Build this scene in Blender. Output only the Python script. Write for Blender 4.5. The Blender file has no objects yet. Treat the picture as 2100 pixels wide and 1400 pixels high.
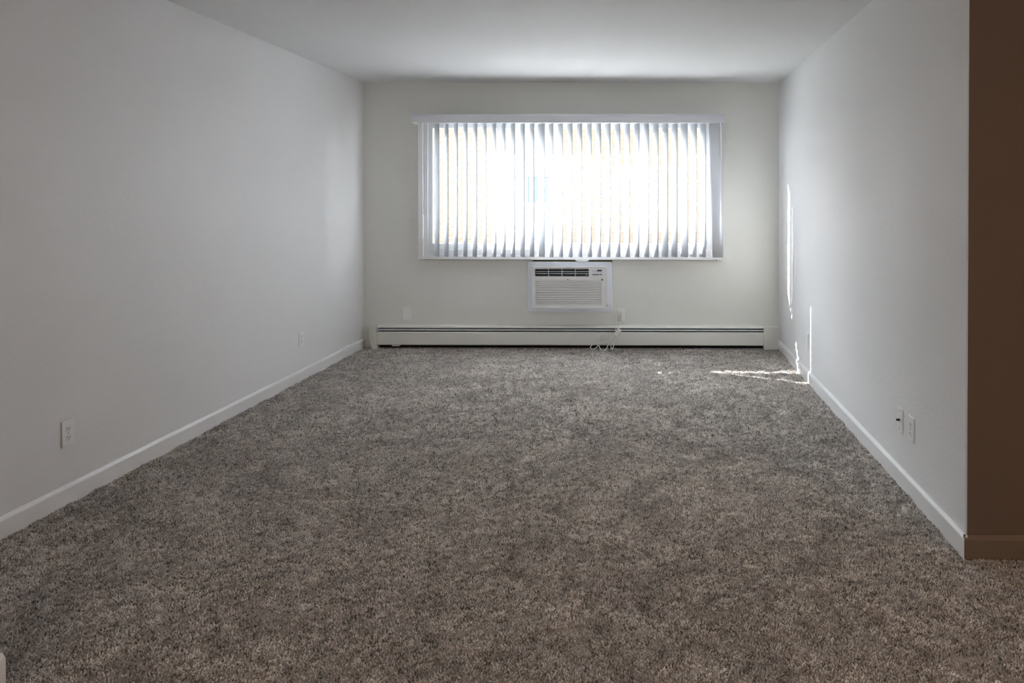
import bpy, bmesh, math, random
import numpy as np
from mathutils import Vector, Matrix

random.seed(7)
S = bpy.context.scene
COL = S.collection

# ------------------------------------------------------------------ camera
YAW, PITCH, ROLL = -6.27e-3, 8.26e-3, 1.03e-3
cy, sy = math.cos(YAW), math.sin(YAW)
fw = Vector((sy, cy, 0)); rt = Vector((cy, -sy, 0)); zz = Vector((0, 0, 1))
FW = math.cos(PITCH) * fw - math.sin(PITCH) * zz
UP = math.sin(PITCH) * fw + math.cos(PITCH) * zz
R2 = math.cos(ROLL) * rt + math.sin(ROLL) * UP
U2 = -math.sin(ROLL) * rt + math.cos(ROLL) * UP
cd = bpy.data.cameras.new('camera'); cam = bpy.data.objects.new('camera', cd); COL.objects.link(cam)
M4 = Matrix(((R2.x, U2.x, -FW.x), (R2.y, U2.y, -FW.y), (R2.z, U2.z, -FW.z))).to_4x4()
M4.translation = (0, 0, 1.3608)
cam.matrix_world = M4
cd.sensor_fit = 'HORIZONTAL'; cd.sensor_width = 36; cd.lens = 1600 / 2100 * 36
cd.shift_x = (1050 - 1312.7) / 2100; cd.shift_y = (423.6 - 700) / 2100
cd.clip_start = .05
S.camera = cam
S.cycles.adaptive_threshold = .02
S.cycles.max_bounces = 8
S.cycles.use_light_tree = False

# ------------------------------------------------------------------ view, sky, sun
vs = S.view_settings
S.display_settings.display_device = 'sRGB'
vs.view_transform = 'Standard'; vs.look = 'None'; vs.gamma = 1; vs.use_curve_mapping = False
vs.exposure = 4.12
SUN_DIR = Vector((1, -.573, -.575)).normalized()
w = bpy.data.worlds.new('world'); S.world = w; w.use_nodes = True
nt = w.node_tree
# bright hazy sky: pale at the horizon, a little bluer overhead
tc = nt.nodes.new('ShaderNodeTexCoord'); sx = nt.nodes.new('ShaderNodeSeparateXYZ'); cr = nt.nodes.new('ShaderNodeValToRGB')
nt.links.new(tc.outputs['Generated'], sx.inputs[0]); nt.links.new(sx.outputs['Z'], cr.inputs[0]); nt.links.new(cr.outputs[0], nt.nodes['Background'].inputs[0])
cr.color_ramp.elements[0].color = (.97, .985, 1, 1); cr.color_ramp.elements[1].color = (.80, .89, 1, 1)
nt.nodes['Background'].inputs[1].default_value = 1.0
sd = bpy.data.lights.new('sun', 'SUN'); sun = bpy.data.objects.new('sun', sd); COL.objects.link(sun)
sd.energy = 4.0; sd.angle = math.radians(.53); sd.color = (1, .985, .97)
sun.location = (-8, 14, 8); sun.rotation_euler = SUN_DIR.to_track_quat('-Z', 'Y').to_euler()
pd = bpy.data.lights.new('window_portal', 'AREA'); po = bpy.data.objects.new('window_portal', pd); COL.objects.link(po)
pd.shape = 'RECTANGLE'; pd.size = 2.9; pd.size_y = 1.5; pd.cycles.is_portal = True
po.location = (-.65, 7.36, 1.45); po.rotation_euler = (math.radians(-90), 0, 0)
# soft fill light added behind the camera, no real source there
rd = bpy.data.lights.new('rear_fill_light', 'AREA'); ro = bpy.data.objects.new('rear_fill_light', rd); COL.objects.link(ro)
rd.shape = 'RECTANGLE'; rd.size = 2.2; rd.size_y = 1.7; rd.energy = 3.9; rd.color = (1, .985, .955)
ro.location = (-.2, -5.55, 1.4); ro.rotation_euler = (math.radians(90), 0, 0)
# warm lamp of the hall behind the right-hand corner
ld = bpy.data.lights.new('hall_lamp_light', 'AREA'); lo = bpy.data.objects.new('hall_lamp_light', ld); COL.objects.link(lo)
ld.shape = 'DISK'; ld.size = .3; ld.energy = 2.0; ld.color = (1, .62, .36)
lo.location = (3.3, -1.2, 2.33)

# ------------------------------------------------------------------ materials
def mat(name, col, rough=.6, bump=None, var=None, spec=.4, metal=0, coat=0):
    m = bpy.data.materials.new(name); m.use_nodes = True
    n = m.node_tree; b = n.nodes['Principled BSDF']
    b.inputs['Base Color'].default_value = (*col, 1); b.inputs['Roughness'].default_value = rough
    b.inputs['Metallic'].default_value = metal; b.inputs['Specular IOR Level'].default_value = spec
    tc = n.nodes.new('ShaderNodeTexCoord')
    if var:
        sc, amt = var
        no = n.nodes.new('ShaderNodeTexNoise'); no.inputs['Scale'].default_value = sc; no.inputs['Detail'].default_value = 4
        n.links.new(tc.outputs['Object'], no.inputs['Vector'])
        rp = n.nodes.new('ShaderNodeValToRGB')
        rp.color_ramp.elements[0].position = .3; rp.color_ramp.elements[1].position = .7
        rp.color_ramp.elements[0].color = (*[c * (1 - amt) for c in col], 1)
        rp.color_ramp.elements[1].color = (*[min(1, c * (1 + amt)) for c in col], 1)
        n.links.new(no.outputs['Fac'], rp.inputs['Fac']); n.links.new(rp.outputs['Color'], b.inputs['Base Color'])
    if bump:
        sc, st, dist = bump
        no = n.nodes.new('ShaderNodeTexNoise'); no.inputs['Scale'].default_value = sc; no.inputs['Detail'].default_value = 3
        n.links.new(tc.outputs['Object'], no.inputs['Vector'])
        bp = n.nodes.new('ShaderNodeBump'); bp.inputs['Strength'].default_value = st; bp.inputs['Distance'].default_value = dist
        n.links.new(no.outputs['Fac'], bp.inputs['Height']); n.links.new(bp.outputs['Normal'], b.inputs['Normal'])
    return m

WALL = mat('wall_paint', (.868, .87, .872), .55, bump=(55, .35, .003), var=(1.3, .012))
BACKW = mat('back_wall_paint', (.835, .84, .805), .6, bump=(55, .35, .003), var=(2.0, .012))
CEIL = mat('ceiling_paint', (.885, .89, .89), .7, bump=(40, .3, .003), var=(1.0, .01))
TRIM = mat('trim_gloss_white', (.90, .90, .90), .35, bump=(30, .1, .001))
HEAT = mat('heater_enamel', (.83, .83, .78), .42, bump=(60, .08, .0006))
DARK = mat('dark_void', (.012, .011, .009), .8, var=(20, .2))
FINM = mat('heater_fin_metal', (.35, .34, .32), .4, metal=.8, var=(60, .2))
FRAME = mat('window_vinyl', (.86, .88, .90), .4, var=(8, .01))
PLAS = mat('white_plastic', (.90, .90, .90), .4, var=(12, .01))
PLASG = mat('cool_white_plastic', (.84, .87, .92), .4, var=(12, .01))
PLATE = mat('plate_plastic', (.93, .93, .92), .35, var=(30, .01))
CORD = mat('cord_vinyl', (.88, .87, .83), .4, var=(30, .02))
BLACK = mat('black_plastic', (.015, .015, .015), .35, var=(30, .1))
GREYP = mat('grey_plastic', (.25, .26, .27), .5, var=(20, .05))
ORNG = mat('brown_print', (.20, .12, .055), .5, var=(300, .5))
OLIVE = mat('olive_gap_shade', (.055, .06, .012), .9, var=(40, .3))  # shade of the gap above the conditioner, as a colour
RUST = mat('rust_caulk', (.22, .15, .08), .9, var=(9, .5))
VAL = mat('valance_vinyl', (.77, .79, .84), .4, var=(6, .01))
COAX = mat('coax_metal', (.05, .04, .035), .35, metal=.7, var=(60, .2))
BRASS = mat('screw_metal', (.45, .45, .44), .35, metal=.8, var=(60, .1))

def vane_mat():
    m = bpy.data.materials.new('vane_vinyl'); m.use_nodes = True; n = m.node_tree
    out = n.nodes['Material Output']; b = n.nodes['Principled BSDF']
    b.inputs['Base Color'].default_value = (.89, .905, .93, 1); b.inputs['Roughness'].default_value = .45
    tr = n.nodes.new('ShaderNodeBsdfTranslucent'); tr.inputs['Color'].default_value = (.87, .895, .94, 1)
    mx = n.nodes.new('ShaderNodeMixShader'); mx.inputs[0].default_value = .34
    tc = n.nodes.new('ShaderNodeTexCoord'); no = n.nodes.new('ShaderNodeTexNoise'); no.inputs['Scale'].default_value = 90
    bp = n.nodes.new('ShaderNodeBump'); bp.inputs['Strength'].default_value = .1; bp.inputs['Distance'].default_value = .001
    n.links.new(tc.outputs['Object'], no.inputs['Vector']); n.links.new(no.outputs['Fac'], bp.inputs['Height'])
    n.links.new(bp.outputs['Normal'], b.inputs['Normal'])
    n.links.new(b.outputs[0], mx.inputs[1]); n.links.new(tr.outputs[0], mx.inputs[2]); n.links.new(mx.outputs[0], out.inputs[0])
    return m
VANE = vane_mat()

def glass_mat(name, tint, refl):
    m = bpy.data.materials.new(name); m.use_nodes = True; n = m.node_tree
    out = n.nodes['Material Output']; n.nodes.remove(n.nodes['Principled BSDF'])
    t = n.nodes.new('ShaderNodeBsdfTransparent'); t.inputs[0].default_value = (*tint, 1)
    g = n.nodes.new('ShaderNodeBsdfGlossy'); g.inputs['Roughness'].default_value = .02
    lw = n.nodes.new('ShaderNodeLayerWeight'); pw = n.nodes.new('ShaderNodeMath'); pw.operation = 'POWER'; pw.inputs[1].default_value = 5
    fr = n.nodes.new('ShaderNodeMath'); fr.operation = 'MULTIPLY_ADD'; fr.inputs[1].default_value = .9; fr.inputs[2].default_value = refl; fr.use_clamp = True
    n.links.new(lw.outputs['Facing'], pw.inputs[0]); n.links.new(pw.outputs[0], fr.inputs[0])
    mx = n.nodes.new('ShaderNodeMixShader')
    n.links.new(fr.outputs[0], mx.inputs[0]); n.links.new(t.outputs[0], mx.inputs[1]); n.links.new(g.outputs[0], mx.inputs[2])
    n.links.new(mx.outputs[0], out.inputs[0]); return m
GLASS = glass_mat('window_glass', (.97, .98, .98), .03)

# ------------------------------------------------------------------ helpers
def link(name, me, m=None, parent=None, smooth=False):
    o = bpy.data.objects.new(name, me); COL.objects.link(o)
    if m: me.materials.append(m)
    if parent: o.parent = parent
    if smooth:
        for p in me.polygons: p.use_smooth = True
    return o

def box_bm(bm, x0, x1, y0, y1, z0, z1):
    vs_ = [bm.verts.new((x, y, z)) for x in (x0, x1) for y in (y0, y1) for z in (z0, z1)]
    f = [(0, 1, 3, 2), (4, 6, 7, 5), (0, 4, 5, 1), (2, 3, 7, 6), (0, 2, 6, 4), (1, 5, 7, 3)]
    return [bm.faces.new([vs_[i] for i in q]) for q in f]

def fin(bm, bevel=0, seg=2):
    bmesh.ops.recalc_face_normals(bm, faces=bm.faces)
    if bevel: bmesh.ops.bevel(bm, geom=list(bm.edges), offset=bevel, segments=seg, affect='EDGES', profile=.5, clamp_overlap=True)
    me = bpy.data.meshes.new('m'); bm.to_mesh(me); bm.free(); return me

def boxes(name, lst, m, parent=None, bevel=0, seg=2, org=(0, 0, 0)):
    bm = bmesh.new()
    for b in lst: box_bm(bm, b[0] - org[0], b[1] - org[0], b[2] - org[1], b[3] - org[1], b[4] - org[2], b[5] - org[2])
    o = link(name, fin(bm, bevel, seg), m, parent, smooth=False)
    return o

def prism(name, prof, axis, a, b, m, parent=None, bevel=0, smooth=False):
    """prof: 2D outline; axis 'X' -> prof=(y,z), 'Y' -> prof=(x,z), 'Z' -> prof=(x,y); extruded a..b"""
    bm = bmesh.new()
    def P(p, t):
        return {'X': (t, p[0], p[1]), 'Y': (p[0], t, p[1]), 'Z': (p[0], p[1], t)}[axis]
    A = [bm.verts.new(P(p, a)) for p in prof]; B = [bm.verts.new(P(p, b)) for p in prof]
    n = len(prof)
    for i in range(n): bm.faces.new((A[i], A[(i + 1) % n], B[(i + 1) % n], B[i]))
    bm.faces.new(A); bm.faces.new(B[::-1])
    return link(name, fin(bm, bevel), m, parent, smooth)

def rrect(x0, x1, z0, z1, r, n=5):
    out = []
    for cx, cz, a0 in ((x1 - r, z1 - r, 0), (x0 + r, z1 - r, 90), (x0 + r, z0 + r, 180), (x1 - r, z0 + r, 270)):
        for k in range(n + 1):
            a = math.radians(a0 + 90 * k / n); out.append((cx + r * math.cos(a), cz + r * math.sin(a)))
    return out

def cyl(name, c, r, h, axis, m, parent=None, n=20, bevel=0):
    prof = [(r * math.cos(2 * math.pi * k / n), r * math.sin(2 * math.pi * k / n)) for k in range(n)]
    i, j, k = {'X': (1, 2, 0), 'Y': (0, 2, 1), 'Z': (0, 1, 2)}[axis]
    return prism(name, [(p[0] + c[i], p[1] + c[j]) for p in prof], axis, c[k] - h / 2, c[k] + h / 2, m, parent, bevel)

def tube(name, pts, r, m, parent=None, res=5):
    cu = bpy.data.curves.new('c', 'CURVE'); cu.dimensions = '3D'; cu.bevel_depth = r; cu.bevel_resolution = 3; cu.resolution_u = res
    cu.use_fill_caps = True
    sp = cu.splines.new('NURBS'); sp.points.add(len(pts) - 1); sp.order_u = 3; sp.use_endpoint_u = True
    for p, q in zip(sp.points, pts): p.co = (*q, 1)
    tmp = bpy.data.objects.new('t', cu); COL.objects.link(tmp)
    dg = bpy.context.evaluated_depsgraph_get(); dg.update()
    me = bpy.data.meshes.new_from_object(tmp.evaluated_get(dg))
    bpy.data.objects.remove(tmp); bpy.data.curves.remove(cu)
    return link(name, me, m, parent, True)

def struct(o): o['kind'] = 'structure'; return o
def tag(o, label, cat, group=None):
    o['label'] = label; o['category'] = cat
    if group: o['group'] = group
    return o
def thing(name, loc, label, cat, group=None):
    o = bpy.data.objects.new(name, None); COL.objects.link(o); o.location = loc; o.empty_display_size = .1
    return tag(o, label, cat, group)
def local(o, root):      # geometry was made in world coordinates: keep it there under the root
    o.parent = root; o.matrix_parent_inverse = Matrix.Translation(root.location).inverted(); return o
def under(root, objs):
    for o in objs: local(o, root)

# ------------------------------------------------------------------ room shell
XL, XR, YW, H, YC = -2.59, 1.228, 7.162, 2.44, 2.979
YO = 7.34
FZ = -.006
FLOORM = mat('carpet_backing', (.55, .50, .455), .95, bump=(260, .8, .006), var=(240, .45), spec=.1)
struct(boxes('floor', [(-2.72, 4.1, -5.6, YO, -.16, FZ)], FLOORM))
struct(boxes('ceiling', [(-2.72, 4.1, -5.6, YO, H, H + .15)], CEIL))
struct(boxes('wall_left', [(XL - .13, XL, 2.16, YO, FZ, H)], WALL))
struct(boxes('wall_stub', [(XL - .13, -1.81, -5.6, 2.16, FZ, H)], WALL))
# right wall with softly rounded outer corner
prof = [(XR, YO), (XR, YC + .012)] + [(XR + .012 - .012 * math.cos(math.radians(a)), YC + .012 - .012 * math.sin(math.radians(a))) for a in (15, 30, 45, 60, 75, 90)] + [(3.6, YC), (3.6, YC + .12), (XR + .13, YC + .12), (XR + .13, YO)]
struct(prism('wall_right', prof, 'Z', FZ, H, WALL))
HALL = mat('hall_paint', (.62, .50, .39), .7, bump=(55, .3, .003), var=(1.5, .03))
struct(boxes('wall_hall', [(4.0, 4.1, -5.6, YC + .5, FZ, H), (3.6, 4.0, YC + .4, YC + .5, FZ, H)], HALL))
struct(boxes('wall_rear', [(-2.72, 4.1, -5.7, -5.6, FZ, H)], HALL))
# back wall: inner leaf with the casing-size opening, outer leaf with a larger one
OX0, OX1, OZ0, OZ1 = -2.025, .655, .85, 2.075
bk = [(XL, OX0, YW, 7.25, FZ, H), (OX1, XR, YW, 7.25, FZ, H), (OX0, OX1, YW, 7.25, FZ, OZ0), (OX0, OX1, YW, 7.25, OZ1, H)]
struct(boxes('wall_back', bk, BACKW))
ox0, ox1, oz0, oz1 = -2.005, .66, .83, 2.13
bo = [(XL - .13, ox0, 7.25, YO, -.5, 2.8), (ox1, XR + .13, 7.25, YO, -.5, 2.8), (ox0, ox1, 7.25, YO, -.5, oz0), (ox0, ox1, 7.25, YO, oz1, 2.8)]
struct(boxes('wall_back_outer', bo, mat('outer_render', (.45, .36, .29), .85, var=(20, .1))))

def baseboard(name, p0, p1, nrm):
    """run from p0 to p1 (x,y) with the face towards nrm"""
    t = .014; hgt = .088
    prof = [(0, FZ), (t, FZ), (t, hgt - .018), (t - .0015, hgt - .013), (t - .009, hgt - .001), (t - .011, hgt), (0, hgt)]
    bm = bmesh.new()
    A = [bm.verts.new((p0[0] + nrm[0] * a, p0[1] + nrm[1] * a, z)) for a, z in prof]
    B = [bm.verts.new((p1[0] + nrm[0] * a, p1[1] + nrm[1] * a, z)) for a, z in prof]
    n = len(prof)
    for i in range(n): bm.faces.new((A[i], A[(i + 1) % n], B[(i + 1) % n], B[i]))
    bm.faces.new(A); bm.faces.new(B[::-1])
    return struct(link(name, fin(bm), TRIM))
baseboard('baseboard_left', (XL, 2.16), (XL, YW), (1, 0))
baseboard('baseboard_right', (XR, YC - .014), (XR, YW - .005), (-1, 0))
WALL_DIM = mat('dim_warm_wall', (.135, .088, .062), .6, bump=(55, .3, .003), var=(1.5, .03))  # dim warm light on the return wall, put into its colour
TRIM_DIM = mat('dim_warm_trim', (.165, .115, .082), .5, bump=(30, .1, .001))  # the same dim warm light in the baseboard colour
bh = baseboard('baseboard_hall', (XR - .012, YC - .004), (3.6, YC - .004), (0, -1)); bh.data.materials[0] = TRIM_DIM
struct(boxes('wall_hall_return', [(XR + .004, 3.6, YC - .004, YC - .0005, FZ, H)], WALL_DIM))
baseboard('baseboard_stub', (-1.81, -5.6), (-1.81, 2.172), (1, 0))

# ------------------------------------------------------------------ window
cas = []
Y0 = 7.098
win = bpy.data.objects.new('window_1', None); COL.objects.link(win); win.location = (-.69, YW, .85); struct(win)
win['label'] = 'wide three-pane white window behind vertical blinds'
# proud casing ring
parts = []
def ring(name, x0, x1, z0, z1, wx, wz, y0, y1, m, wz_top=None):
    wt = wz if wz_top is None else wz_top
    return boxes(name, [(x0, x0 + wx, y0, y1, z0, z1), (x1 - wx, x1, y0, y1, z0, z1), (x0 + wx, x1 - wx, y0, y1, z0, z0 + wz), (x0 + wx, x1 - wx, y0, y1, z1 - wt, z1)], m, None, .0025, 1)
parts.append(ring('casing', -2.068, .697, .818, 2.12, .048, .033, Y0 - .006, YW, TRIM))
parts.append(ring('outer_frame', -2.02, .649, .851, 2.087, .040, .060, Y0 + .004, 7.235, FRAME, .02))
def sash(x0, x1, y0, y1):
    z0, z1 = .911, 2.067
    s = boxes('sash', [(x0, x0 + .044, y0, y1, z0, z1), (x1 - .044, x1, y0, y1, z0, z1), (x0 + .044, x1 - .044, y0, y1, z0, z0 + .056), (x0 + .044, x1 - .044, y0, y1, z1 - .052, z1)], FRAME, None, .003, 1)
    g = boxes('pane', [(x0 + .04, x1 - .04, (y0 + y1) / 2 - .002, (y0 + y1) / 2 + .002, z0 + .05, z1 - .05)], GLASS)
    local(s, win); g.parent = s
    return s
sash(-1.980, -1.309, Y0 + .012, Y0 + .045)
sash(-1.352, -.012, Y0 + .046, Y0 + .079)
sash(-.055, .611, Y0 + .012, Y0 + .045)
# tracks between the sliding sashes (deep meeting stiles)
parts.append(boxes('stile_or_sun_stop', [(-1.350, -1.312, Y0 + .055, Y0 + .125, .911, 2.067)], FRAME))
parts.append(boxes('stile_or_sun_stop', [(-.052, -.015, Y0 + .055, Y0 + .125, .911, 2.067)], FRAME))
parts.append(boxes('stile_or_sun_stop', [(.532, .566, Y0 + .013, Y0 + .075, .967, 2.015)], FRAME))  # added strip hidden behind the vanes, narrows the sun sliver
parts.append(boxes('caulk_line', [(-2.03, .66, YW - .012, YW, .811, .818)], RUST))
under(win, parts)

# ------------------------------------------------------------------ vertical blind
YB = 7.0
bl = thing('vertical_blind', (-.69, YB, 2.10), 'white vinyl vertical blind with narrow open vanes hanging across the wide window', 'blind')
vx0, vx1 = -2.078, .706
pf = [(6.93, 2.048), (6.928, 2.075), (6.930, 2.105), (6.937, 2.124), (6.945, 2.127), (6.950, 2.127), (6.950, 2.122), (6.940, 2.119), (6.934, 2.104), (6.933, 2.05)]
bp = [prism('valance', pf, 'X', vx0, vx1, VAL)]
bp.append(boxes('valance_top', [(vx0, vx1, 6.945, 7.160, 2.122, 2.127)], VAL))
bp.append(boxes('valance_return', [(vx0, vx0 + .003, 6.931, 7.160, 2.048, 2.125)], VAL))
bp.append(boxes('valance_return', [(vx1 - .003, vx1, 6.931, 7.160, 2.048, 2.125)], VAL))
bp.append(boxes('headrail', [(-2.04, .68, YB - .022, YB + .022, 2.066, 2.104)], PLASG, None, .003, 1))
bp.append(boxes('end_clip', [(-2.068, -2.060, 6.975, 6.985, 2.022, 2.05)], PLAS, None, .002, 1))
bp.append(tube('wand', [(-1.984, 6.985, 2.07), (-1.984, 6.985, 1.8), (-1.985, 6.985, 1.23)], .0028, glass_mat('wand_plastic', (.60, .60, .58), .04)))
under(bl, bp)
def vane_mesh(width, sag, zt, zb, n=6, th=.0009):
    bm = bmesh.new(); rows = []
    pts = []
    for k in range(n + 1):
        u = -1 + 2 * k / n; pts.append((u * width / 2, sag * (1 - u * u)))
    for z in (zb, (zb * 2 + zt) / 3, (zb + 2 * zt) / 3, zt):
        rows.append([[bm.verts.new((x, y + s, z)) for x, y in pts] for s in (0, th)])
    for r in range(3):
        for k in range(n):
            for s in (0, 1):
                a, b, c, d = rows[r][s][k], rows[r][s][k + 1], rows[r + 1][s][k + 1], rows[r + 1][s][k]
                bm.faces.new((a, b, c, d) if s == 0 else (d, c, b, a))
        for k in (0, n):
            bm.faces.new((rows[r][0][k], rows[r][1][k], rows[r + 1][1][k], rows[r + 1][0][k]))
    for r in (0, 3):
        for k in range(n): bm.faces.new((rows[r][0][k], rows[r][0][k + 1], rows[r][1][k + 1], rows[r][1][k]))
    me = fin(bm)
    me.materials.append(VANE)
    for p in me.polygons: p.use_smooth = True
    return me
VM = vane_mesh(.098, -.0048, 2.046 - 2.10, .851 - 2.10)
special = {11: (-43, 0.0, .002), 26: (-50, .004, 0), 29: (-14, .030, 0), 0: (-50, 0, 0)}
for i in range(30):
    x = -1.869 + .0853 * i + random.uniform(-.0012, .0012)
    th, tilt, dx = (-56.2 if i > 4 else -54) + random.uniform(-.7, .7), random.uniform(-.0015, .0015), 0
    y = YB
    if i in special: th, tilt, dx = special[i]
    if i == 29: x = .615; y = YB - .050
    o = bpy.data.objects.new('vane', VM); COL.objects.link(o); o.parent = bl
    o.location = (x + dx + .69, y - YB, 0)
    o.rotation_euler = Matrix.Rotation(-tilt, 3, 'Y').to_euler()
    o.rotation_euler = (Matrix.Rotation(-tilt, 3, 'Y') @ Matrix.Rotation(math.radians(th), 3, 'Z')).to_euler()

# ------------------------------------------------------------------ air conditioner
ac = thing('air_conditioner', (-.688, YW, .566), 'white through-wall air conditioner unit with louvered grille under the window', 'air conditioner')
def frame_prism(name, outer, inner, y0, y1, m, lip=0):
    bm = bmesh.new(); n = len(outer)
    v = {}
    for key, pr, y in (('oa', outer, y0), ('ia', inner, y0), ('ob', outer, y1), ('ib', inner, y1)):
        v[key] = [bm.verts.new((p[0], y, p[1])) for p in pr]
    for i in range(n):
        j = (i + 1) % n
        bm.faces.new((v['oa'][i], v['oa'][j], v['ia'][j], v['ia'][i])); bm.faces.new((v['ob'][j], v['ob'][i], v['ib'][i], v['ib'][j]))
        bm.faces.new((v['oa'][j], v['oa'][i], v['ob'][i], v['ob'][j])); bm.faces.new((v['ia'][i], v['ia'][j], v['ib'][j], v['ib'][i]))
    return link(name, fin(bm), m)
tx0, tx1, tz0, tz1 = -1.075, -.300, .337, .799
A = []
# trim frame: bevelled outer ring
tf = frame_prism('trim_frame', rrect(tx0, tx1, tz0, tz1, .018), rrect(-1.020, -.352, .385, .755, .006), YW - .028, YW, PLASG)
bmx = bmesh.new(); bmx.from_mesh(tf.data)
ed = [e for e in bmx.edges if all(abs(v.co.y - (YW - .028)) < 1e-5 for v in e.verts) and len(e.link_faces) == 2 and abs(e.link_faces[0].normal.dot(e.link_faces[1].normal)) < .9]
bmesh.ops.bevel(bmx, geom=ed, offset=.006, segments=3, affect='EDGES', profile=.5); bmx.to_mesh(tf.data); bmx.free()
A.append(tf)
bx0, bx1, bz0, bz1, YF = -1.022, -.350, .383, .760, 7.045
# side shell of the body
A.append(frame_prism('body', rrect(bx0 + .004, bx1 - .004, bz0 + .003, bz1 - .003, .010), rrect(bx0 + .02, bx1 - .02, bz0 + .02, bz1 - .02, .004), YF + .02, YW, PLAS))
# face: frame with openings for the vent and the grille
vx_0, vx_1, vz0, vz1 = -.994, -.508, .670, .740
gx0, gx1, gz0, gz1 = -.990, -.392, .416, .636
Yf0, Yf1 = YF, YF + .022
fb = [(bx0, vx_0, Yf0, Yf1, bz0 + .008, bz1 - .008), (vx_0, bx1, Yf0, Yf1, vz1, bz1), (vx_0 - .02, vx_0, Yf0, Yf1, vz1, bz1)]
fbs = [(bx0, gx0, Yf0, Yf1, bz0, bz1), (gx1, bx1, Yf0, Yf1, bz0, bz1), (gx0, gx1, Yf0, Yf1, bz0, gz0), (gx0, gx1, Yf0, Yf1, gz1, vz0),
       (gx0, vx_0, Yf0, Yf1, vz0, vz1), (vx_1, gx1, Yf0, Yf1, vz0, vz1), (gx0, gx1, Yf0, Yf1, vz1, bz1)]
A.append(boxes('front_panel', fbs, PLAS))
# raised rounded rim on the top and right edges of the face
A.append(frame_prism('rim', rrect(bx0 - .002, bx1 + .002, bz0 - .002, bz1 + .002, .010), rrect(bx0 + .004, bx1 - .004, bz0 + .004, bz1 - .004, .006), Yf0 - .004, Yf1 + .004, PLASG))
A.append(boxes('vent_cavity', [(vx_0, vx_1, Yf1 + .03, Yf1 + .032, vz0, vz1), (vx_0, vx_1, Yf1, Yf1 + .03, vz1, vz1 + .002), (vx_0, vx_1, Yf1, Yf1 + .03, vz0 - .002, vz0)], DARK))
for k in range(3):
    z = vz1 - .010 - k * .0185
    A.append(prism('vent_blade', [(Yf0 + .004, z - .001), (Yf0 + .003, z + .002), (Yf0 + .020, z + .007), (Yf0 + .021, z + .004)], 'X', vx_0, vx_1, PLASG if k else GREYP))
A.append(boxes('vent_blade', [(vx_0, vx_1, Yf0 + .003, Yf0 + .018, vz0, vz0 + .007)], GREYP))
for k in range(1, 4):
    x = vx_0 + (vx_1 - vx_0) * k / 4
    A.append(boxes('vent_divider', [(x - .0025, x + .0025, Yf0 + .001, Yf0 + .02, vz0, vz1)], PLASG))
A.append(prism('vent_tab', [(-.541, .670), (-.536, .686), (-.530, .690), (-.524, .686), (-.517, .670)], 'Y', Yf0 - .003, Yf0 + .006, GREYP))
# grille slats
A.append(boxes('grille_back', [(gx0, gx1, Yf1 + .008, Yf1 + .010, gz0, gz1)], mat('filter_mesh', (.30, .30, .28), .9, var=(200, .2))))
ns = 14; pitch = (gz1 - gz0) / ns
for k in range(ns):
    z = gz0 + pitch * k + .0022
    A.append(prism('grille_slat', [(Yf0 + .001, z), (Yf0, z + .002), (Yf0, z + pitch - .006), (Yf0 + .002, z + pitch - .0045), (Yf0 + .014, z + pitch - .0005), (Yf0 + .014, z + pitch - .003), (Yf0 + .004, z)], 'X', gx0, gx1, PLAS))
# control panel
cpn = boxes('control_panel', [(-.494, -.374, Yf0 - .0015, Yf0 + .002, .672, .743)], PLASG, None, .001, 1); A.append(cpn)
def sub(o, par): o.parent = par; return o
sub(boxes('display', [(-.432, -.390, Yf0 - .003, Yf0 - .001, .7175, .7305)], BLACK, None, .0004, 1), cpn)
sub(boxes('label_strip', [(-.475, -.416, Yf0 - .003, Yf0 - .001, .6835, .6915), (-.410, -.389, Yf0 - .003, Yf0 - .001, .6835, .6915)], ORNG), cpn)
for bxp, bzp in ((-.470, .722), (-.447, .720), (-.465, .704), (-.445, .704), (-.425, .704), (-.400, .704)):
    sub(cyl('button', (bxp, Yf0 - .002, bzp), .0042, .002, 'Y', PLAS if bzp < .71 else GREYP, None, 14), cpn)
A.append(cyl('sensor_eye', (-.386, Yf0 - .001, .642), .0072, .004, 'Y', BLACK, None, 20))
# maker's badge: dark disc and two small letters
bd = cyl('badge', (-.700, Yf0 - .0005, .644), .0052, .002, 'Y', GREYP, None, 20); A.append(bd)
tcu = bpy.data.curves.new('t', 'FONT'); tcu.body = 'LG'; tcu.size = .0125; tcu.extrude = .0004
tob = bpy.data.objects.new('tt', tcu); COL.objects.link(tob)
dg = bpy.context.evaluated_depsgraph_get(); dg.update(); tme = bpy.data.meshes.new_from_object(tob.evaluated_get(dg)); bpy.data.objects.remove(tob)
tme.transform(Matrix.Translation((-.693, Yf0 - .0008, .6397)) @ Matrix.Rotation(math.radians(90), 4, 'X'))
A.append(link('badge_lettering', tme, GREYP))
A.append(boxes('gap_shade_strip', [(-1.03, -.298, YW - .02, YW, .799, .809)], OLIVE))  # dark strip stands in for the shaded gap under the casing
A.append(boxes('side_latch', [(bx1 + .001, bx1 + .006, YF + .03, YF + .05, .395, .410)], GREYP))
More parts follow.
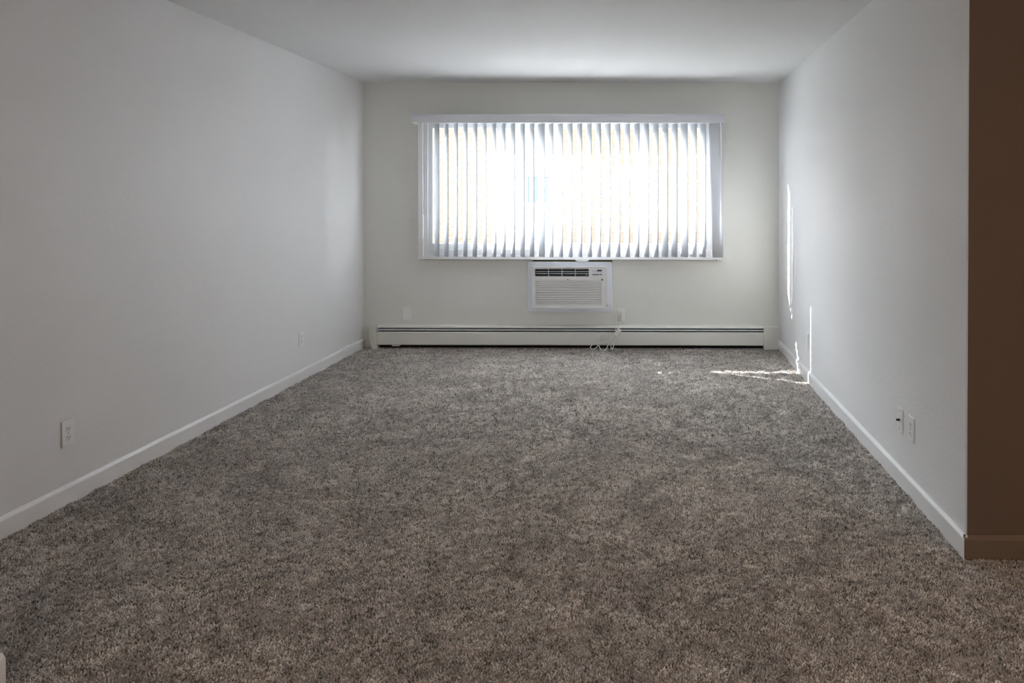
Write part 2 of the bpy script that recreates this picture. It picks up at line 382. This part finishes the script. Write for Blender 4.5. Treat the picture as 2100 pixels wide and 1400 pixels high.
# power cord with in-line box and plug
CP = [(-0.352, 7.075, 0.425), (-0.319, 7.07, 0.423), (-0.282, 7.07, 0.386), (-0.261, 7.065, 0.337), (-0.26, 7.06, 0.275), (-0.266, 7.058, 0.205), (-0.262, 7.06, 0.165), (-0.268, 7.07, 0.139), (-0.272, 7.07, 0.09), (-0.285, 7.06, 0.034), (-0.295, 7.03, 0.004), (-0.309, 7.06, 0.034), (-0.315, 7.065, 0.09), (-0.322, 7.068, 0.155), (-0.316, 7.074, 0.152), (-0.307, 7.074, 0.114), (-0.323, 7.072, 0.077), (-0.338, 7.06, 0.034), (-0.354, 7.035, 0.006), (-0.375, 7.0, 0.005), (-0.40, 7.04, 0.008), (-0.42, 7.06, 0.048), (-0.41, 7.065, 0.098), (-0.393, 7.07, 0.146), (-0.379, 7.075, 0.143), (-0.389, 7.075, 0.106), (-0.405, 7.074, 0.073), (-0.428, 7.066, 0.034), (-0.459, 7.055, 0.009), (-0.488, 7.055, 0.009), (-0.496, 7.06, 0.032), (-0.471, 7.057, 0.057), (-0.422, 7.05, 0.065), (-0.381, 7.055, 0.067), (-0.340, 7.06, 0.085), (-.300, 7.062, .115), (-.268, 7.066, .142)]
cord = tube('power_cord', CP, .0043, CORD); A.append(cord)
c2 = tube('plug_lead', [(-.226, 7.118, .262), (-.227, 7.11, .235), (-.236, 7.08, .200), (-.240, 7.07, .185)], .0034, CORD); sub(c2, cord)
bm = bmesh.new(); box_bm(bm, -.037, .037, -.012, .012, -.020, .020)
ib = link('inline_box', fin(bm, .004, 2), CORD); ib.matrix_world = Matrix.Translation((-.248, 7.066, .163)) @ Matrix.Rotation(math.radians(-52), 4, 'Y')
ib.data.transform(ib.matrix_world); ib.matrix_world = Matrix.Identity(4); sub(ib, cord)
pg = prism('plug', [(YW - .012, .262), (YW - .045, .258), (YW - .052, .270), (YW - .050, .318), (YW - .042, .334), (YW - .012, .338)], 'X', -.252, -.212, mat('plug_plastic', (.66, .66, .60), .5, var=(30, .05)), None, .003); sub(pg, cord)
under(ac, A)

# small white dish on top of the conditioner
bm = bmesh.new(); N = 28
pr = [(.60, 0), (.82, .003), (.95, .011), (1.0, .021), (.985, .022), (.93, .013), (.8, .006), (.55, .003)]
rg = [[bm.verts.new((.066 * k * math.cos(2 * math.pi * i / N), .026 * k * math.sin(2 * math.pi * i / N), z)) for i in range(N)] for k, z in pr]
for a, b in zip(rg, rg[1:]):
    for i in range(N): bm.faces.new((a[i], a[(i + 1) % N], b[(i + 1) % N], b[i]))
bm.faces.new(rg[0][::-1]); bm.faces.new(rg[-1])
ds = link('dish', fin(bm), PLAS, None, True); ds.location = (-.575, YW - .029, .7995)
tag(ds, 'small shallow white oval dish resting on top edge of the air conditioner', 'dish')

# ------------------------------------------------------------------ baseboard heater
ht = thing('baseboard_heater', (-.66, YW, 0), 'long white hydronic baseboard heater running along the foot of the back wall', 'heater')
Hh = []
hx0, hx1 = -2.447, 1.082
Yh = 7.092
Hh.append(boxes('back_plate', [(hx0, hx1, YW - .004, YW - .001, .004, .200)], HEAT))
Hh.append(prism('top_cover', [(YW - .001, .215), (YW - .045, .211), (YW - .060, .200), (YW - .060, .193), (YW - .056, .193), (YW - .044, .205), (YW - .001, .209)], 'X', hx0, hx1, HEAT))
Hh.append(prism('damper_blade', [(Yh + .004, .1705), (Yh + .002, .1745), (Yh + .004, .177), (Yh + .040, .183), (Yh + .040, .180)], 'X', hx0, hx1, PLASG))
Hh.append(prism('front_panel', [(Yh + .010, .160), (Yh + .002, .1575), (Yh, .152), (Yh, .044), (Yh + .003, .040), (Yh + .014, .036), (Yh + .014, .039), (Yh + .005, .043), (Yh + .003, .150), (Yh + .010, .157)], 'X', hx0, hx1, HEAT))
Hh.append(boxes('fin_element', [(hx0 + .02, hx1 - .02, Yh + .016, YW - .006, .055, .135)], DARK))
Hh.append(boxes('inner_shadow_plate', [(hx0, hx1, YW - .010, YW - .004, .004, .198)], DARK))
pipe = cyl('pipe', ((hx0 + hx1) / 2, YW - .035, .095), .012, hx1 - hx0, 'X', COAX, None, 16); Hh.append(pipe)
ec = prism('end_cap', [(-2.520, .213), (-2.446, .217), (-2.440, .010), (-2.440, .001), (-2.490, .001), (-2.511, .090)], 'Y', Yh - .006, YW - .001, HEAT, None, .002); Hh.append(ec)
ec2 = boxes('end_cap', [(hx1, XR - .001, Yh - .003, YW - .001, .001, .213)], HEAT, None, .003, 2); Hh.append(ec2)
Hh.append(boxes('support_foot', [(-2.31, -2.24, Yh + .006, Yh + .05, .026, .040)], HEAT, None, .002, 1))
under(ht, Hh)

# ------------------------------------------------------------------ wall plates
# built facing -Y at the origin: x = width, z = height, then turned onto its wall
def plate_bm(wd, hg, d=.0065):
    bm = bmesh.new(); box_bm(bm, -wd / 2, wd / 2, -d, 0, -hg / 2, hg / 2)
    me = fin(bm, .0022, 2); return me
def make_outlet(name, loc, rz, label, group, kind='duplex'):
    r = thing(name, loc, label, 'outlet' if kind == 'duplex' else 'wall plate', group); r.rotation_euler = (0, 0, rz)
    link('cover_plate', plate_bm(.072, .116), PLATE, r)
    if kind == 'duplex':
        for sgn in (1, -1):
            prf = []
            for k in range(16):
                a = 2 * math.pi * k / 16; prf.append((.0165 * math.cos(a), max(-.0125, min(.0125, .0165 * math.sin(a))) + sgn * .0195))
            f = prism('receptacle', prf, 'Y', -.0085, -.005, PLAS, r, .0006)
            sl = boxes('slots', [(-.0075, -.0055, -.009, -.0078, sgn * .0195 - .001, sgn * .0195 + .007), (.0055, .0075, -.009, -.0078, sgn * .0195 - .001, sgn * .0195 + .006), (-.002, .002, -.009, -.0078, sgn * .0195 - .0085, sgn * .0195 - .005)], BLACK, f)
        cyl('screw', (0, -.007, 0), .0032, .002, 'Y', BRASS, r, 12)
    elif kind == 'cable':
        cyl('cable_jack', (0, -.014, .001), .0048, .016, 'Y', COAX, r, 12)
        cyl('jack_nut', (0, -.008, .001), .0072, .004, 'Y', COAX, r, 6)
        for s in (1, -1): cyl('screw', (0, -.007, s * .042), .003, .002, 'Y', BRASS, r, 12)
    else:
        for s in (1, -1): cyl('screw', (0, -.007, s * .030), .003, .002, 'Y', PLATE, r, 12)
    return r
L_, R_ = math.radians(90), math.radians(-90)
# facing: rz=0 faces -Y ; on the left wall face +X ; on the right wall face -X
make_outlet('outlet', (XL, 3.473, .315), L_, 'duplex outlet on the left wall nearest the camera above the baseboard', 'outlets around the room')
make_outlet('outlet', (XL, 5.850, .313), L_, 'small outlet far along the left wall near the window corner', 'outlets around the room')
make_outlet('outlet', (-.223, YW, .309), 0, 'outlet on the back wall beside the air conditioner with plug in it', 'outlets around the room')
make_outlet('outlet', (XR, 3.586, .310), R_, 'duplex outlet on the right wall, nearer the camera of the pair', 'outlets around the room')
make_outlet('blank_plate', (-2.191, YW, .318), 0, 'blank white plate on the back wall above the left end of the heater', None, 'blank')
make_outlet('cable_plate', (XR, 3.741, .309), R_, 'wall plate with dark cable jack on the right wall beside the outlet', None, 'cable')
make_outlet('blank_plate', (XR, 5.885, .300), R_, 'narrow-looking blank plate low on the right wall near the window end', None, 'blank')

# ------------------------------------------------------------------ hall ceiling lamp (out of view)
hl = thing('ceiling_light', (3.3, -1.2, H), 'round ceiling light in the hall', 'lamp')
cyl('base', (0, 0, -.02), .17, .04, 'Z', TRIM, hl, 32, .004)
em = bpy.data.materials.new('lamp_glow'); em.use_nodes = True
em.node_tree.nodes['Principled BSDF'].inputs['Emission Color'].default_value = (1, .7, .42, 1)
em.node_tree.nodes['Principled BSDF'].inputs['Emission Strength'].default_value = .4
cyl('diffuser', (0, 0, -.06), .15, .04, 'Z', em, hl, 32, .008)

# ------------------------------------------------------------------ outside
GR = mat('yard_grass', (.09, .09, .08), .9, bump=(8, .4, .02), var=(.8, .15))
struct(boxes('ground', [(-40, 40, YO, 60, -.75, -.55)], GR))
NY = 20.0
nb = thing('neighbour_building', (-3, NY, -.55), 'tan brick building with white siding bay seen between the blind vanes', 'building')
MORT = mat('mortar', (.27, .245, .232), .9, bump=(40, .4, .01), var=(6, .08))
def brick_mat():
    m = bpy.data.materials.new('tan_brick'); m.use_nodes = True; n = m.node_tree; b = n.nodes['Principled BSDF']
    b.inputs['Roughness'].default_value = .85
    g = n.nodes.new('ShaderNodeNewGeometry'); rp = n.nodes.new('ShaderNodeValToRGB')
    e = rp.color_ramp.elements; e[0].color = (.132, .082, .052, 1); e[1].color = (.145, .096, .067, 1)
    for p, c in ((.35, (.138, .088, .058, 1)), (.6, (.148, .100, .072, 1)), (.85, (.122, .083, .058, 1))):
        q = e.new(p); q.color = c
    oi = n.nodes.new('ShaderNodeObjectInfo'); ad = n.nodes.new('ShaderNodeMath'); ad.operation = 'ADD'
    fr = n.nodes.new('ShaderNodeMath'); fr.operation = 'FRACT'
    n.links.new(g.outputs['Random Per Island'], ad.inputs[0]); n.links.new(oi.outputs['Random'], ad.inputs[1])
    n.links.new(ad.outputs[0], fr.inputs[0]); n.links.new(fr.outputs[0], rp.inputs[0]); n.links.new(rp.outputs[0], b.inputs['Base Color'])
    return m
BRK = brick_mat()
SX0, SX1 = -3.80, -2.30
N_ = [boxes('wall_core', [(-12, SX0, NY, NY + .4, -.55, 4.2), (SX1, 10, NY, NY + .4, -.55, 4.2), (SX0, SX1, NY + .02, NY + .4, -.55, 4.2)], MORT)]
CH, BL, JT = .0745, .215, .016
bm = bmesh.new(); box_bm(bm, 0, BL - JT, -.022, .02, 0, CH - JT); BME = fin(bm); BME.materials.append(BRK)
cells = []
zc = -.55; r = 0
while zc < 4.12:
    x = -12 + (BL / 2 if r % 2 else 0)
    while x < 10 - BL:
        if not (x + BL > SX0 and x < SX1): cells.append((x, zc))
        x += BL
    zc += CH; r += 1
cx_, cz_ = -4.55, 1.75
single = sorted([c for c in cells if c[0] < SX0 and -5.45 < c[0] and .15 < c[1] < 3.3], key=lambda c: max(abs(c[0] - cx_) / .8, abs(c[1] - cz_) / 1.6))[:300]
ss = set(single)
for x, z in single:
    o = bpy.data.objects.new('brick', BME); COL.objects.link(o); o.location = (x, NY + random.uniform(-.004, .004), z); local(o, nb)
bm = bmesh.new()
for c in cells:
    if c not in ss: dy = random.uniform(-.004, .004); box_bm(bm, c[0], c[0] + BL - JT, NY - .022 + dy, NY + .02, c[1], c[1] + CH - JT)
bs = link('brickwork', fin(bm), BRK); bs['kind'] = 'stuff'; N_.append(bs)
SID = mat('white_siding', (.24, .24, .245), .5, var=(3, .01))
zc = -.50; wz0, wz1, wx0, wx1 = 1.17, 1.98, -3.66, -2.42
bm = bmesh.new()
while zc < 4.12:
    prf = [(NY - .020, zc), (NY - .006, zc + .088), (NY + .02, zc + .088), (NY + .02, zc)]
    if zc + .088 > wz0 and zc < wz1:
        segs = ((SX0, wx0), (wx1, SX1))
    else: segs = ((SX0, SX1),)
    for a, b in segs:
        if b - a > .01: N_.append(prism('siding_board', prf, 'X', a, b, SID))
    zc += .0885
N_.append(boxes('corner_trim', [(SX0 - .05, SX0, NY - .03, NY + .03, -.5, 4.15), (SX1, SX1 + .05, NY - .03, NY + .03, -.5, 4.15)], SID))
wf = boxes('window', [(wx0, wx0 + .05, NY - .04, NY + .02, wz0, wz1), (wx1 - .035, wx1, NY - .04, NY + .02, wz0, wz1), (wx0 + .05, wx1 - .035, NY - .04, NY + .02, wz0, wz0 + .12), (wx0 + .05, wx1 - .035, NY - .04, NY + .02, wz1 - .02, wz1), (-3.06, -3.00, NY - .037, NY + .02, wz0 + .12, wz1 - .02)], SID)
PB = mat('far_window_glass', (.075, .10, .125), .4, spec=.1, var=(2, .1)); PW = mat('far_window_shade', (.28, .30, .305), .6, var=(2, .03))
wp = boxes('pane', [(-3.00, wx1 - .035, NY - .012, NY + .0, wz0 + .12, wz1 - .02)], PB); sub(wp, wf)
wp = boxes('pane', [(wx0 + .05, -3.06, NY - .012, NY + .0, wz0 + .12, wz1 - .02)], PW); sub(wp, wf)
N_.append(wf)
N_.append(boxes('roof', [(-12.4, 10.4, NY - .5, NY + 8, 4.2, 4.45)], GREYP))
under(nb, N_)
# own building above and below the window (keeps the sky out of the room)
struct(boxes('roof_slab', [(-2.9, 4.3, -5.9, YO + .02, H + .15, H + .3)], GREYP))

# ------------------------------------------------------------------ carpet pile
rng = np.random.default_rng(3)
def vnoise(x, y, s, seed):
    g = np.random.default_rng(seed).random((256, 256)); xs, ys = x * s + 50, y * s + 50
    xi, yi = np.floor(xs).astype(int), np.floor(ys).astype(int); fx, fy = xs - xi, ys - yi
    fx, fy = fx * fx * (3 - 2 * fx), fy * fy * (3 - 2 * fy)
    a, b = g[xi % 256, yi % 256], g[(xi + 1) % 256, yi % 256]; c, d = g[xi % 256, (yi + 1) % 256], g[(xi + 1) % 256, (yi + 1) % 256]
    return (a * (1 - fx) + b * fx) * (1 - fy) + (c * (1 - fx) + d * fx) * fy - .5
def area(x0, x1, y0, y1, sp, sc):
    nx, ny = int((x1 - x0) / sp), int((y1 - y0) / sp)
    gx, gy = np.meshgrid(np.arange(nx), np.arange(ny)); gx = gx.ravel(); gy = gy.ravel()
    x = x0 + (gx + .5 + rng.uniform(-.5, .5, gx.size)) * sp; y = y0 + (gy + .5 + rng.uniform(-.5, .5, gx.size)) * sp
    return x, y, np.full(x.size, sc)
A_ = [area(XL + .012, XR - .010, 4.4, 7.15, .0076, 1.15), area(XL + .012, XR - .010, YC - .02, 4.4, .0064, 1.03), area(-2.57, 3.2, 2.175, YC - .02, .0064, 1.03), area(-1.775, 3.2, 1.3, 2.175, .0072, 1.1)]
px = np.concatenate([a[0] for a in A_]); py = np.concatenate([a[1] for a in A_]); sc = np.concatenate([a[2] for a in A_])
# nap: lean direction changes in soft patches; fine clumps on top
n1 = vnoise(px, py, 2.2, 11); n2 = vnoise(px, py, 2.2, 12); n3 = vnoise(px, py, 9, 13); n4 = vnoise(px, py, 9, 14)
n5 = vnoise(px, py, 26, 15); n6 = vnoise(px, py, 60, 17)
lx = n1 * .9 + n3 * .8 + vnoise(px, py, 70, 19) * 1.1 + rng.normal(0, .80, px.size)
ly = n2 * 1.1 + n4 * .9 + vnoise(px, py, 70, 20) * 1.1 + rng.normal(0, .80, px.size)
def relief(x, y):
    cr = np.clip(.06 - np.abs(vnoise(x, y * 1.5, 5, 31)), 0, 1) / .06 * (vnoise(x, y, 7, 32) > .14)
    return FZ + .0035 + vnoise(x, y, 9, 13) * .009 + vnoise(x, y, 26, 15) * .007 - .008 * cr
pz = relief(px, py) - .0047 + n6 * .0022 + rng.uniform(-.0012, .0012, px.size)
sc = sc * rng.uniform(.85, 1.18, px.size)
NP = px.size
me = bpy.data.meshes.new('pile_points'); me.vertices.add(NP)
me.vertices.foreach_set('co', np.stack([px, py, pz], 1).astype(np.float32).ravel())
at = me.attributes.new('rot', 'FLOAT_VECTOR', 'POINT')
at.data.foreach_set('vector', np.stack([ly, -lx, rng.uniform(0, 6.283, NP)], 1).astype(np.float32).ravel())
def tone(x, y):     # light and dark nap shading, put into the yarn colour
    return np.clip(1.11 + .13 * vnoise(x, y, 2.6, 41) + .22 * vnoise(x, y, 8, 42) + .34 * vnoise(x, y, 22, 43) + .34 * vnoise(x, y * 1.3, 70, 44), .45, 1.4)
at = me.attributes.new('tone', 'FLOAT', 'POINT'); at.data.foreach_set('value', tone(px, py).astype(np.float32))
at = me.attributes.new('scl', 'FLOAT', 'POINT'); at.data.foreach_set('value', sc.astype(np.float32))
me.update()
# one tuft: three short plump twisted yarn ends
bm = bmesh.new()
for q in range(3):
    a = q * 2.1 + .4; ox, oy = .0019 * math.cos(a), .0019 * math.sin(a); lean = (.0026 * math.cos(a), .0026 * math.sin(a))
    rings = []
    for k, (z, rr) in enumerate(((0, .0016), (.005, .0021), (.0090, .0016))):
        t = z / .0090
        rings.append([bm.verts.new((ox + lean[0] * t * 1.6 + rr * math.cos(2.094 * j + t * 1.3 + q), oy + lean[1] * t * 1.6 + rr * math.sin(2.094 * j + t * 1.3 + q), z * (1 - .08 * q))) for j in range(3)])
    for u, v in zip(rings, rings[1:]):
        for j in range(3): bm.faces.new((u[j], u[(j + 1) % 3], v[(j + 1) % 3], v[j]))
    ap = bm.verts.new(tuple((rings[-1][0].co + rings[-1][1].co + rings[-1][2].co) / 3 + Vector((lean[0] * .6, lean[1] * .6, .0016))))
    for j in range(3): bm.faces.new((rings[-1][j], rings[-1][(j + 1) % 3], ap))
tuft = bpy.data.objects.new('carpet_tuft', fin(bm))
def yarn():
    m = bpy.data.materials.new('carpet_yarn'); m.use_nodes = True; n = m.node_tree; b = n.nodes['Principled BSDF']
    b.inputs['Roughness'].default_value = .4; b.inputs['Specular IOR Level'].default_value = .9
    b.inputs['Sheen Weight'].default_value = 1.0; b.inputs['Sheen Roughness'].default_value = .35
    oi = n.nodes.new('ShaderNodeObjectInfo'); rp = n.nodes.new('ShaderNodeValToRGB'); rp.color_ramp.interpolation = 'CONSTANT'
    e = rp.color_ramp.elements; e[0].color = (.78, .74, .705, 1); e[1].position = .24; e[1].color = (.50, .455, .415, 1)
    for p, c in ((.42, (.93, .905, .88, 1)), (.60, (.61, .57, .53, 1)), (.76, (.19, .16, .14, 1)), (.88, (.88, .85, .82, 1))):
        q = e.new(p); q.color = c
    n.links.new(oi.outputs['Random'], rp.inputs[0]); at_ = n.nodes.new('ShaderNodeAttribute'); at_.attribute_type = 'INSTANCER'; at_.attribute_name = 'tone'
    mc = n.nodes.new('ShaderNodeVectorMath'); mc.operation = 'SCALE'; n.links.new(rp.outputs[0], mc.inputs[0]); n.links.new(at_.outputs['Fac'], mc.inputs['Scale'])
    n.links.new(mc.outputs[0], b.inputs['Base Color'])
    tr = n.nodes.new('ShaderNodeBsdfTranslucent'); mx = n.nodes.new('ShaderNodeMixShader'); mx.inputs[0].default_value = .42
    n.links.new(mc.outputs[0], tr.inputs['Color']); n.links.new(b.outputs[0], mx.inputs[1]); n.links.new(tr.outputs[0], mx.inputs[2])
    n.links.new(mx.outputs[0], n.nodes['Material Output'].inputs[0])
    return m
YARN = yarn(); tuft.data.materials.append(YARN)
pile = bpy.data.objects.new('carpet_pile', me); COL.objects.link(pile)
pile['kind'] = 'stuff'; tag(pile, 'speckled grey-brown cut pile carpet covering the whole floor', 'carpet')
# the woven base the yarn grows from, gently uneven
BASE = mat('carpet_base', (.56, .52, .49), .85, bump=(300, 1.0, .004), var=(230, .5), spec=.5)
for bx0_, bx1_, by0_, by1_ in ((XL + .002, XR - .002, YC, 7.155), (-2.585, 3.5, 2.165, YC), (-1.785, 3.5, 1.2, 2.165)):
    g = .0115; nx, ny = int((bx1_ - bx0_) / g), int((by1_ - by0_) / g)
    gx, gy = np.meshgrid(np.linspace(bx0_, bx1_, nx), np.linspace(by0_, by1_, ny)); gz = relief(gx.ravel(), gy.ravel())
    idx = np.arange(nx * ny).reshape(ny, nx)
    fc = np.stack([idx[:-1, :-1], idx[:-1, 1:], idx[1:, 1:], idx[1:, :-1]], -1).reshape(-1, 4)
    gm = bpy.data.meshes.new('base'); gm.vertices.add(nx * ny); gm.vertices.foreach_set('co', np.stack([gx.ravel(), gy.ravel(), gz], 1).astype(np.float32).ravel())
    gm.loops.add(fc.size); gm.loops.foreach_set('vertex_index', fc.ravel().astype(np.int32)); gm.polygons.add(len(fc))
    gm.polygons.foreach_set('loop_start', np.arange(0, fc.size, 4, dtype=np.int32)); gm.update(calc_edges=True); gm.validate()
    link('base', gm, BASE, pile, True)
ng = bpy.data.node_groups.new('pile', 'GeometryNodeTree')
ng.interface.new_socket('Geometry', in_out='INPUT', socket_type='NodeSocketGeometry'); ng.interface.new_socket('Geometry', in_out='OUTPUT', socket_type='NodeSocketGeometry')
gi, go = ng.nodes.new('NodeGroupInput'), ng.nodes.new('NodeGroupOutput')
mp = ng.nodes.new('GeometryNodeMeshToPoints'); ip = ng.nodes.new('GeometryNodeInstanceOnPoints'); ob = ng.nodes.new('GeometryNodeObjectInfo')
ob.inputs['Object'].default_value = tuft
ra = ng.nodes.new('GeometryNodeInputNamedAttribute'); ra.data_type = 'FLOAT_VECTOR'; ra.inputs[0].default_value = 'rot'
sa = ng.nodes.new('GeometryNodeInputNamedAttribute'); sa.data_type = 'FLOAT'; sa.inputs[0].default_value = 'scl'
e2r = ng.nodes.new('FunctionNodeEulerToRotation')
L = ng.links.new
L(gi.outputs[0], mp.inputs[0]); L(mp.outputs[0], ip.inputs['Points']); L(ob.outputs['Geometry'], ip.inputs['Instance'])
# spin about its own axis first, then lean
spin = ng.nodes.new('FunctionNodeRotateRotation') if hasattr(bpy.types, 'FunctionNodeRotateRotation') else None
L(ra.outputs[0], e2r.inputs[0]); L(e2r.outputs[0], ip.inputs['Rotation']); L(sa.outputs[0], ip.inputs['Scale']); L(ip.outputs[0], go.inputs[0])
if spin: ng.nodes.remove(spin)
md = pile.modifiers.new('pile', 'NODES'); md.node_group = ng
